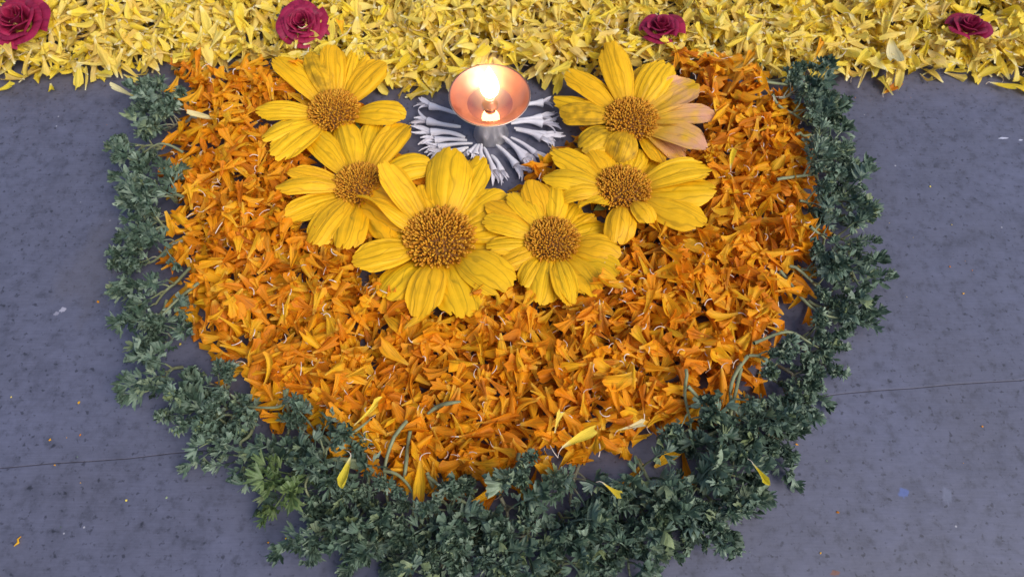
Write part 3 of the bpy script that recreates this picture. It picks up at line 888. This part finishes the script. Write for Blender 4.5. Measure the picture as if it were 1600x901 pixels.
CEN = (766, 330)
def sprig(px, py, stem_to=None, size=1.0, kind='', label=None, group=None, seed=0, nl=None, hz=.004):
    """clump centred at (px,py); stem runs to the photograph's stem_to or inwards"""
    r = random.Random(int(seed * 31 + px * 7 + py))
    px, py = pull(px, py)
    c = at(px, py, .010); c.z = 0
    if stem_to is None:
        k = r.uniform(.05, .12)
        stem_to = (px + (CEN[0] - px) * k + r.uniform(-25, 25), py + (CEN[1] - py) * k + r.uniform(-18, 18))
    s0 = at(*stem_to, .008); s0.z = 0
    d = c - s0
    Ls = max(.010, d.length - .008)
    d.normalize()
    rot = math.atan2(d.y, d.x)
    root = empty('parsley_sprig', (s0.x, s0.y, 0), (0, 0, rot))
    tag(root, label, 'parsley', group)
    inv = Matrix.Rotation(-rot, 4, 'Z') @ Matrix.Translation((-s0.x, -s0.y, 0))
    # main stem: from the cut end through the clump
    tot = Ls + .005 * size
    bend = r.uniform(-.16, .16) * tot
    pts = []
    for i in range(10):
        s = i / 9
        x = tot * s; y = bend * math.sin(math.pi * s)
        w_ = Matrix.Rotation(rot, 4, 'Z') @ Vector((x, y, 0)) + Vector((s0.x, s0.y, 0))
        z = max(hmax(w_.x, w_.y, .003) + .0013, hz + .006 * math.sin(math.pi * s) * size)
        pts.append(Vector((x, y, z)))
    for _ in range(2):
        zs = [p.z for p in pts]
        for i in range(1, 9): pts[i].z = max(pts[i].z, (zs[i - 1] + zs[i] + zs[i + 1]) / 3)
    rad = .00125 * r.uniform(.85, 1.15) * (1.15 if kind == 'long' else 1)
    parts = [tube(pts, [rad * (1 - .35 * i / 9) for i in range(10)], 6)]
    n = nl or r.randint(5, 7)
    placed = []
    mats = LEAFY if kind == 'yellow' else (LEAFG if kind == 'flat' else LEAF)
    for i in range(n):
        f = i / max(1, n - 1)
        side = (-1) ** i
        if i == n - 1:
            node = pts[9]; yaw = r.gauss(0, .3); pit = r.uniform(0, .5); bl = .003
        else:
            xpos = max(tot * .2, Ls - .012 * size) + (tot - max(tot * .2, Ls - .012 * size)) * f * .9
            node = pts[min(9, max(1, int(round(xpos / tot * 9))))]
            yaw = side * r.uniform(.25, 1.7); pit = r.uniform(-.05, 1.25); bl = r.uniform(.003, .008) * size
        dv = Vector((math.cos(yaw) * math.cos(pit), math.sin(yaw) * math.cos(pit), math.sin(pit)))
        e = node + dv * bl
        e.z = max(.0035, min(e.z * 1.15, .030))
        mid = (node + e) / 2 + Vector((0, 0, .001))
        parts.append(tube([node, mid, e, e + dv * .001], [rad * .62, rad * .55, rad * .5, rad * .4], 5))
        placed.append((e, yaw, pit))
    v, f_, u = join(parts)
    link('stem', mesh('stem', v, f_, [M['stem_dry'] if (kind == 'dry' or r.random() < .25) else M['stem']], u), root)
    for (e, yaw, pit) in placed:
        o = link('leaf', r.choice(mats), root)
        s_ = size * r.uniform(.62, 1.02)
        o.location = e
        o.rotation_euler = Euler((r.gauss(0, .5), -pit * .6 + r.gauss(0, .2), yaw + r.gauss(0, .3)))
        o.scale = (s_, s_, s_)

left = [(222, 155), (252, 172), (238, 196), (190, 232), (202, 272), (212, 302), (258, 318), (204, 352), (240, 358), (182, 408), (232, 408), (222, 472), (212, 522), (248, 530), (226, 596)]
lstem = {(190, 232): (254, 226), (202, 272): (252, 226), (212, 302): (264, 300), (204, 352): (262, 342), (222, 472): (305, 430), (212, 522): (262, 470), (226, 596): (282, 570)}
front = [(258, 640), (302, 590), (332, 622), (330, 668), (308, 712), (345, 730), (400, 742), (430, 790), (465, 690), (470, 740), (500, 795), (500, 830), (548, 758), (560, 800), (562, 845), (605, 795), (600, 855),
         (640, 830), (640, 882), (690, 810), (690, 870), (735, 785), (745, 850), (790, 805), (780, 870), (820, 750), (835, 800), (830, 862), (875, 830), (890, 765), (885, 885), (925, 850), (950, 790), (965, 850), (985, 885), (1000, 800),
         (1035, 835), (1045, 775), (1080, 800), (1095, 690), (1095, 850), (1130, 730), (1135, 800), (1160, 690), (1175, 770), (1148, 828), (1205, 680), (1230, 722)]
right = [(1245, 635), (1275, 650), (1240, 590), (1290, 600), (1320, 565), (1300, 530), (1345, 495), (1310, 470), (1290, 432), (1335, 425), (1310, 395), (1340, 375), (1300, 345), (1340, 320), (1295, 285), (1335, 270), (1300, 235), (1318, 215), (1282, 190), (1310, 170), (1260, 150), (1300, 140)]
rstem = {(1345, 495): (1262, 470), (1310, 470): (1225, 430), (1320, 565): (1222, 520), (1300, 140): (1175, 132), (1282, 190): (1195, 175), (1300, 345): (1240, 330)}
fstem = {(302, 590): (380, 642), (400, 742): (455, 620), (605, 795): (640, 670), (548, 758): (510, 690), (890, 765): (905, 725), (1045, 775): (1000, 715), (1135, 800): (1075, 755), (1160, 690): (1155, 575), (1130, 730): (1145, 640), (735, 785): (670, 745), (1095, 690): (1060, 600)}
LOOK = {'': 'tightly curled', 'flat': 'flat broad leaved', 'dry': 'dry brown stemmed'}
def zl(x, y, k):
    a = LOOK[k] + ' parsley sprig of the left border, '
    if y < 215: w = ('close below the yellow strip', 'at the top of the left border')
    elif y < 380: w = ('beside the two left sunflowers', 'in the middle of the left border')
    else: w = ('lower than the sunflowers', 'low in the left border')
    return a + w[0], LOOK[k] + ' parsley ' + w[1]
def zf_(x, y, k):
    a = LOOK[k] + ' parsley sprig of the front border, '
    if x < 380: w = ('at its left end', 'at the left end of the front border')
    elif x < 470: w = ('near the yellowing sprig', 'near the yellowing sprig')
    elif x < 580: w = ('near the yellow trumpet petal', 'near the yellow trumpet petal')
    elif x < 720: w = ('below the largest sunflower', 'below the largest sunflower')
    elif x < 860: w = ('in its middle', 'in the middle of the front border')
    elif x < 1000: w = ('near the pale yellow petal', 'near the pale yellow petal')
    elif x < 1110: w = ('near the lone orange petals', 'near the lone orange petals')
    else: w = ('near the thick forked stem', 'near the thick forked stem')
    return a + w[0], LOOK[k] + ' parsley ' + w[1]
def zr(x, y, k):
    a = LOOK[k] + ' parsley sprig of the right border, '
    if y < 210: w = ('close below the yellow strip', 'at the top of the right border')
    elif y < 310: w = ('beside the wilting sunflower', 'high in the right border')
    elif y < 400: w = ('beside the drooping sunflower', 'beside the drooping sunflower')
    elif y < 500: w = ('lower than all the sunflowers there', 'low in the right border')
    else: w = ('close to the floor joint', 'at the floor joint in the right border')
    return a + w[0], LOOK[k] + ' parsley ' + w[1]
def pull(x, y):
    if y < 560: return x + (CEN[0] - x) * .020, y
    d = 26 * max(0, 1 - abs(x - 790) / 330)
    far = min(1, max(0, (abs(x - 790) - 180) / 150))
    return x + (CEN[0] - x) * .045 * far, y + d + 2 - (max(0, y - 640) * .13) * far
for i, (x, y) in enumerate(left):
    if (x, y) == (182, 408): sprig(x, y, (278, 396), 1.0, '', 'greyish parsley sprig sticking out farthest left on bare stone', None, i)
    else: sprig(x, y, lstem.get((x, y)), rng.uniform(.9, 1.1), (kd := rng.choice(['', 'flat', 'flat', 'dry'])), *zl(x, y, kd), i)
for i, (x, y) in enumerate(front):
    if (x, y) == (430, 790):
        sprig(x, y, (470, 720), 1.0, 'yellow', 'yellowing light green parsley sprig in the front left border', None, i, hz=.008)
    elif (x, y) == (1160, 690):
        sprig(x, y, (1157, 572), 1.0, 'long', 'parsley sprig with a thick forked stem reaching up onto the orange petals', None, i)
    else:
        sprig(x, y, fstem.get((x, y)), rng.uniform(.95, 1.2), (kd := rng.choice(['', '', 'flat'])), *zf_(x, y, kd), i)
for i, (x, y) in enumerate(right):
    sprig(x, y, rstem.get((x, y)), rng.uniform(.9, 1.12), (kd := rng.choice(['', '', 'flat'])), *zr(x, y, kd), i)

# yellow petals lying on the parsley
stray(541, 738, 252, .0185, .009, M['yellow_fresh'], 'bright yellow trumpet petal lying on the front left parsley', z=.037, roll=1.6)
stray(1188, 740, 310, .014, .007, M['yellow_fresh'], 'bright yellow petal with white tail on the parsley at lower right', z=.037, roll=1.6)
stray(955, 766, 320, .013, .007, M['yellow'], 'pale yellow petal with white tail on the front parsley near the middle', z=.037, roll=1.5)

# loose green bracts on the orange heap
def bract(name, pts, rad, label, zmin=0.0):
    P = []
    for (px, py) in pts:
        p = at(px, py, .012); P.append(at(px, py, max(zmin * (.35 + .65 * math.sin(math.pi * len(P) / max(1, len(pts) - 1))), hmax(p.x, p.y, .003) + .0015)))
    o = empty(name, P[0])
    # smooth curve through the points
    Q, rr_ = [], []
    for i in range(len(P) - 1):
        a, b, c, d = P[max(0, i - 1)], P[i], P[i + 1], P[min(len(P) - 1, i + 2)]
        for k in range(5):
            t = k / 5
            Q.append(.5 * (2 * b + (c - a) * t + (2 * a - 5 * b + 4 * c - d) * t * t + (3 * b - a - 3 * c + d) * t ** 3)); rr_.append(rad[i] * (1 - t) + rad[i + 1] * t)
    Q.append(P[-1]); rr_.append(rad[-1])
    v, f_, u = tube([p - P[0] for p in Q], rr_, 6)
    tag(o, label, 'twig' if name == 'bare_stem' else 'stem')
    link('stalk', mesh('stalk', v, f_, [M['stem']], u), o)
bract('green_stem', [(668, 646), (682, 636), (700, 630), (720, 627)], [.0009, .0016, .0015, .0007], 'short curved green bract lying on the orange petals')
bract('green_stem', [(632, 745), (635, 720), (637, 695), (641, 672)], [.0012, .0013, .0013, .0012], 'straight green stem piece standing out of the front heap edge')
bract('green_stem', [(508, 690), (540, 682), (562, 668), (578, 655)], [.0008, .0010, .0009, .0006], 'thin dark green stem crossing the front left heap edge')

for pts, lab in [
    ([(557, 719), (520, 717), (490, 735), (477, 757), (486, 779), (503, 786)], 'bare parsley stem curled into a loop beside the bright yellow trumpet petal'),
    ([(449, 607), (440, 633), (402, 636), (337, 630)], 'bent bare parsley stem over the front left edge of the orange heap'),
    ([(403, 644), (391, 678), (375, 694), (394, 720), (402, 729)], 'bare parsley stem with a kink on the front left border'),
    ([(599, 735), (624, 743), (646, 775), (640, 832)], 'pale dry parsley stem hanging down over the front border below the largest sunflower'),
    ([(668, 743), (705, 772), (746, 796), (771, 823)], 'bare parsley stem running diagonally down into the middle of the front border'),
    ([(992, 713), (1019, 759), (1036, 789), (1067, 799)], 'bare parsley stem running down right from the lone orange petals'),
    ([(1075, 603), (1114, 647), (1133, 668)], 'thin bare parsley stem on the orange heap left of the thick forked stem'),
    ([(1158, 575), (1146, 628), (1142, 657), (1148, 695), (1144, 738)], 'long thick bare parsley stem reaching up onto the orange petals at lower right'),
    ([(1143, 655), (1122, 672), (1098, 682), (1075, 690)], 'side stem bending left off the long thick parsley stem'),
    ([(1219, 423), (1262, 475), (1296, 494), (1333, 497)], 'bare parsley stem crossing from the orange heap to the right border'),
    ([(1178, 536), (1229, 518), (1262, 533), (1289, 550)], 'arched bare parsley stem at the lower right edge of the orange heap'),
    ([(1266, 398), (1300, 402), (1323, 411), (1338, 438)], 'thin pale parsley stem lying on the right border'),
    ([(1180, 126), (1240, 133), (1275, 128), (1292, 152)], 'bare parsley stem at the top right where yellow and orange petals meet'),
    ([(310, 442), (275, 470), (243, 499), (208, 503)], 'bare parsley stem from the left edge of the orange heap onto the left border'),
    ([(286, 238), (262, 226), (240, 228), (205, 255)], 'pale parsley stem lying across the gap at the upper left border'),
    ([(275, 312), (256, 301), (226, 299), (200, 312)], 'pale arched parsley stem at the middle of the left border')]:
    n_ = len(pts)
    bract('bare_stem', pts, [.0013 * (1 - .55 * i / (n_ - 1)) for i in range(n_)], lab, .022)  # bare parsley stems belonging to the sprigs, placed as separate objects

# tiny dried flakes on the bare stone round the edge
V_, F_, MI_ = [], [], []
for i in range(70):
    while True:
        x, y = rng.uniform(-.34, .34), rng.uniform(.08, .47)
        px, py = to_px(x, y)
        if 0 < px < 1600 and 0 < py < 900 and not inside(O_POLY, px, py) and abs(math.hypot((px - 766) / 640, (py - 330) / 590) - 1.05) < .3 and py > 150: break
    L = rng.uniform(.0004, .0014); a = rng.uniform(0, 6.28)
    o_ = len(V_)
    for k in range(5):
        b_ = a + k * 1.257
        rr_ = L * rng.uniform(.35, 1.0)
        V_.append((x + rr_ * math.cos(b_), y + rr_ * math.sin(b_), rng.uniform(.0003, .0009)))
    V_.append((x, y, .0011))
    for k in range(5): F_.append((o_ + k, o_ + (k + 1) % 5, o_ + 5)); MI_.append(rng.choice([0, 0, 1, 2]) if k == 0 else MI_[-1])
tag(link('dry_flakes', mesh('dry_flakes', V_, F_, [M['orange'], M['yellow'], M['parsley']], [(.5, .5)] * len(V_), MI_)), 'tiny dried flakes scattered on the bare stone round the border', 'flakes', kind='stuff')

# orange crumb on the stone
p = at(28, 845)
v, f_, u = tube([p + Vector((-.001, -.003, .0008)), p + Vector((.0012, -.001, .0012)), p + Vector((.0002, .001, .001)), p + Vector((.0014, .0028, .0007))], [.0003, .0008, .0006, .0003], 5)
tag(link('petal_crumb', mesh('petal_crumb', [q - p for q in v], f_, [M['orange']], u)), 'tiny dried orange crumb alone on the stone at lower left', 'crumb').location = p

# ------------------------------------------------------------------ white buds fanned round the lamp
def bud(inner, outer, label, group, seed):
    r = random.Random(seed)
    a, b = at(*inner, .004), at(*outer, .004)
    a.z = b.z = 0
    d = b - a; L = d.length; d.normalize()
    root = empty('white_bud', (a.x, a.y, .0045 + r.uniform(-.0005, .0015)), (0, 0, math.atan2(d.y, d.x)))
    tag(root, label, 'flower bud', group)
    w = r.uniform(.0021, .0030); bd = r.uniform(-.06, .06) * L
    tl = L * .66
    pts = [(tl * s, bd * math.sin(s * 3), .0008 * math.sin(s * 3)) for s in np.linspace(0, 1, 8)]
    v, f_, u = tube(pts, [w * k for k in (.35, .55, .6, .62, .66, .8, 1.1, 1.3)], 8)
    link('tube', mesh('tube', v, f_, [M['jasmine']], u), root)
    e = Vector(pts[-1])
    for k in range(5):
        an = (k - 2) * .20 + r.gauss(0, .07)
        pl = (L - tl) * r.uniform(.85, 1.25)
        V, UV, F = [], [], []
        zz0 = r.uniform(-.0012, .0018); ro = r.uniform(-.8, .8); cu = r.uniform(-.35, .35)
        for i in range(7):
            t = i / 6
            ww = .0016 * (1.0 - .15 * t) * (1 - .85 * max(0, t - .6) / .4) + .0002
            for q in range(5):
                s = -1 + q * .5
                aa = an + cu * t * t
                x = pl * t * math.cos(aa); y = pl * t * math.sin(aa)
                V.append(e + Vector((x - .0008 - s * ww * math.sin(aa) * math.cos(ro), y + s * ww * math.cos(aa) * math.cos(ro), zz0 * t + .0009 * s * s + s * ww * math.sin(ro) + .0006 * math.sin(t * 3)))); UV.append((q / 4, .4 + .6 * t))
        for i in range(6):
            for q in range(4):
                b_ = i * 5 + q; F.append((b_, b_ + 1, b_ + 6, b_ + 5))
        link('petal', mesh('petal', V, F, [M['jasmine']], UV), root)
def zb(x, y): return (620 + x / 3.754, 60 + y / 3.754)
BUDS = [((350, 450), (118, 385)), ((375, 520), (84, 470)), ((400, 590), (100, 550)), ((412, 600), (128, 600)), ((445, 618), (140, 650)), ((420, 645), (190, 690)), ((400, 660), (210, 735)),
        ((470, 625), (400, 700)), ((485, 625), (450, 722)), ((498, 625), (505, 760)), ((512, 645), (600, 862)), ((555, 690), (640, 840)), ((585, 630), (760, 815)), ((620, 575), (815, 790)), ((640, 600), (820, 740)), ((670, 590), (885, 735)),
        ((690, 530), (970, 590)), ((670, 505), (955, 510)), ((680, 485), (935, 455)), ((740, 398), (915, 380)), ((700, 545), (925, 620))]
for i, (a, b) in enumerate(BUDS):
    if b[0] < 300: lg = ('white tubular flower bud fanned out left of the lamp', 'white buds left of the lamp')
    elif b[1] > 730 and b[0] < 830 or b[0] < 620: lg = ('white tubular flower bud fanned out in front of the lamp', 'white buds in front of the lamp')
    else: lg = ('white tubular flower bud fanned out right of the lamp', 'white buds right of the lamp')
    bud(zb(*a), zb(*b), lg[0], lg[1], i)

# ------------------------------------------------------------------ the oil lamp
M['silver'] = plain('silver_metal', (.93, .89, .87), .40, 1.0, var=.12, scale=150)
M['copper'] = plain('copper_metal', (.55, .255, .18), .36, 1.0, var=.15, scale=60)
M['wick'] = plain('cotton_wick', (.70, .60, .48), .9)
def oil_mat():
    m, n, b, out = newmat('lamp_oil')
    g = n.nodes.new('ShaderNodeBsdfGlossy'); g.inputs['Roughness'].default_value = .03
    t = n.nodes.new('ShaderNodeBsdfTransparent'); t.inputs[0].default_value = (.95, .80, .60, 1)
    fr = n.nodes.new('ShaderNodeFresnel'); fr.inputs[0].default_value = 1.47
    mx = n.nodes.new('ShaderNodeMixShader')
    n.links.new(fr.outputs[0], mx.inputs[0]); n.links.new(t.outputs[0], mx.inputs[1]); n.links.new(g.outputs[0], mx.inputs[2]); n.links.new(mx.outputs[0], out.inputs[0])
    return m
M['oil'] = oil_mat()
RIM_Z = .047
lc = at(765, 147, RIM_Z)
RB = 64 * px_mm(765, 147, RIM_Z)
lamp = empty('oil_lamp', (lc.x, lc.y, 0))
tag(lamp, 'small round metal oil lamp with a burning wick in the middle of the white buds', 'oil lamp')
zf = RIM_Z - .0132       # bowl floor
inner = [(.0003, zf), (RB * .30, zf + .0004), (RB * .45, zf + .0012), (RB * .60, zf + .0029), (RB * .62, zf + .0033), (RB * .75, zf + .0057), (RB * .88, zf + .0091), (RB * .955, RIM_Z - .0008), (RB * .975, RIM_Z - .0002), (RB, RIM_Z - .0003)]
outer = [(RB, RIM_Z - .0003), (RB * 1.004, RIM_Z - .0009), (RB * .985, RIM_Z - .0016), (RB * .90, zf + .0080), (RB * .76, zf + .0043), (RB * .60, zf + .0014), (RB * .42, zf - .0006), (RB * .28, zf - .0016)]
v, f_ = lathe(inner + outer[1:], 96)
ni = (len(inner) - 1) * 96
bowl = link('bowl', mesh('bowl', v, f_, [M['copper'], M['silver']], mi=[0] * ni + [1] * (len(f_) - ni)), lamp)
foot = [(RB * .30, zf - .0014), (RB * .33, zf - .0032), (RB * .335, zf - .0050), (RB * .35, .019), (RB * .375, .011), (RB * .41, .0042), (RB * .45, .0018), (RB * .46, .0009), (RB * .46, .0003), (RB * .44, .0001)]
v, f_ = lathe(foot, 72)
link('pedestal', mesh('pedestal', v, f_, [M['silver']]), lamp)
v, f_ = lathe([(.0002, zf + .0025), (RB * .572, zf + .0025)], 72)
link('oil', mesh('oil', v, f_, [M['oil']]), lamp)
holder = [(RB * .21, zf + .0012), (RB * .19, zf + .0034), (RB * .135, zf + .0050), (RB * .115, zf + .0078), (RB * .145, zf + .0092), (RB * .14, zf + .0100), (RB * .085, zf + .0100), (RB * .075, zf + .0070), (.0002, zf + .0070)]
v, f_ = lathe(holder, 48)
hold = link('wick_holder', mesh('wick_holder', v, f_, [M['copper']]), lamp)
wz = zf + .0145
v, f_, u = tube([(0, 0, zf + .007), (.0002, .0001, zf + .011), (-.0001, .0003, wz - .001), (.0001, .0003, wz)], [.0016, .0015, .0013, .0006], 8)
link('wick', mesh('wick', v, f_, [M['wick']], u), hold)
# flame: a white-hot body inside an added emissive halo that imitates glare
def flame_prof(h, w, n=22):
    out = []
    for i in range(n + 1):
        t = i / n
        r_ = w * (math.sin(math.pi * min(1, t ** .62)) ** .9) * (1 - .25 * t)
        out.append((max(r_, .00005), h * t))
    return out
fm, n, b, out = newmat('flame_body')
n.nodes.remove(b)
em = n.nodes.new('ShaderNodeEmission'); em.inputs[0].default_value = (1.0, .60, .26, 1); em.inputs[1].default_value = 10.5
n.links.new(em.outputs[0], out.inputs[0])
v, f_ = lathe(flame_prof(.031, .0078), 28)
fl = link('flame', mesh('flame', v, f_, [fm]), lamp)
fl.location = (.0002, .0003, wz - .0035)
hm_, n, b, out = newmat('flame_glare')
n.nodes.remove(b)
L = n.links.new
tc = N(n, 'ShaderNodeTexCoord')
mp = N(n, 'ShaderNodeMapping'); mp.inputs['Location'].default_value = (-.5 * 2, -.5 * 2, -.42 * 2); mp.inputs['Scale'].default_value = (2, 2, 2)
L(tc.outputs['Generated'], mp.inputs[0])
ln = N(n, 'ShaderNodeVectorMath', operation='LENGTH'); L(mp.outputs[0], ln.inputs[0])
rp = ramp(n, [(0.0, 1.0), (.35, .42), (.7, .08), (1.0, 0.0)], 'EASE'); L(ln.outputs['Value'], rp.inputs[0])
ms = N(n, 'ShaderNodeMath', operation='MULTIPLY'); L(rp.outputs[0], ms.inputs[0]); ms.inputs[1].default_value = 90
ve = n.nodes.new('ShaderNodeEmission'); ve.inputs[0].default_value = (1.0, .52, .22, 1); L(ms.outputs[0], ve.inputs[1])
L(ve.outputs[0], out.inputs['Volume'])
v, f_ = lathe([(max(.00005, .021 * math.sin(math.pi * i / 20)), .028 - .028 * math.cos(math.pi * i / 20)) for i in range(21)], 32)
halo = link('glare_halo', mesh('glare_halo', v, f_, [hm_]), fl)  # added glowing volume, stands in for glare round the flame
halo.location = (0, 0, -.010)
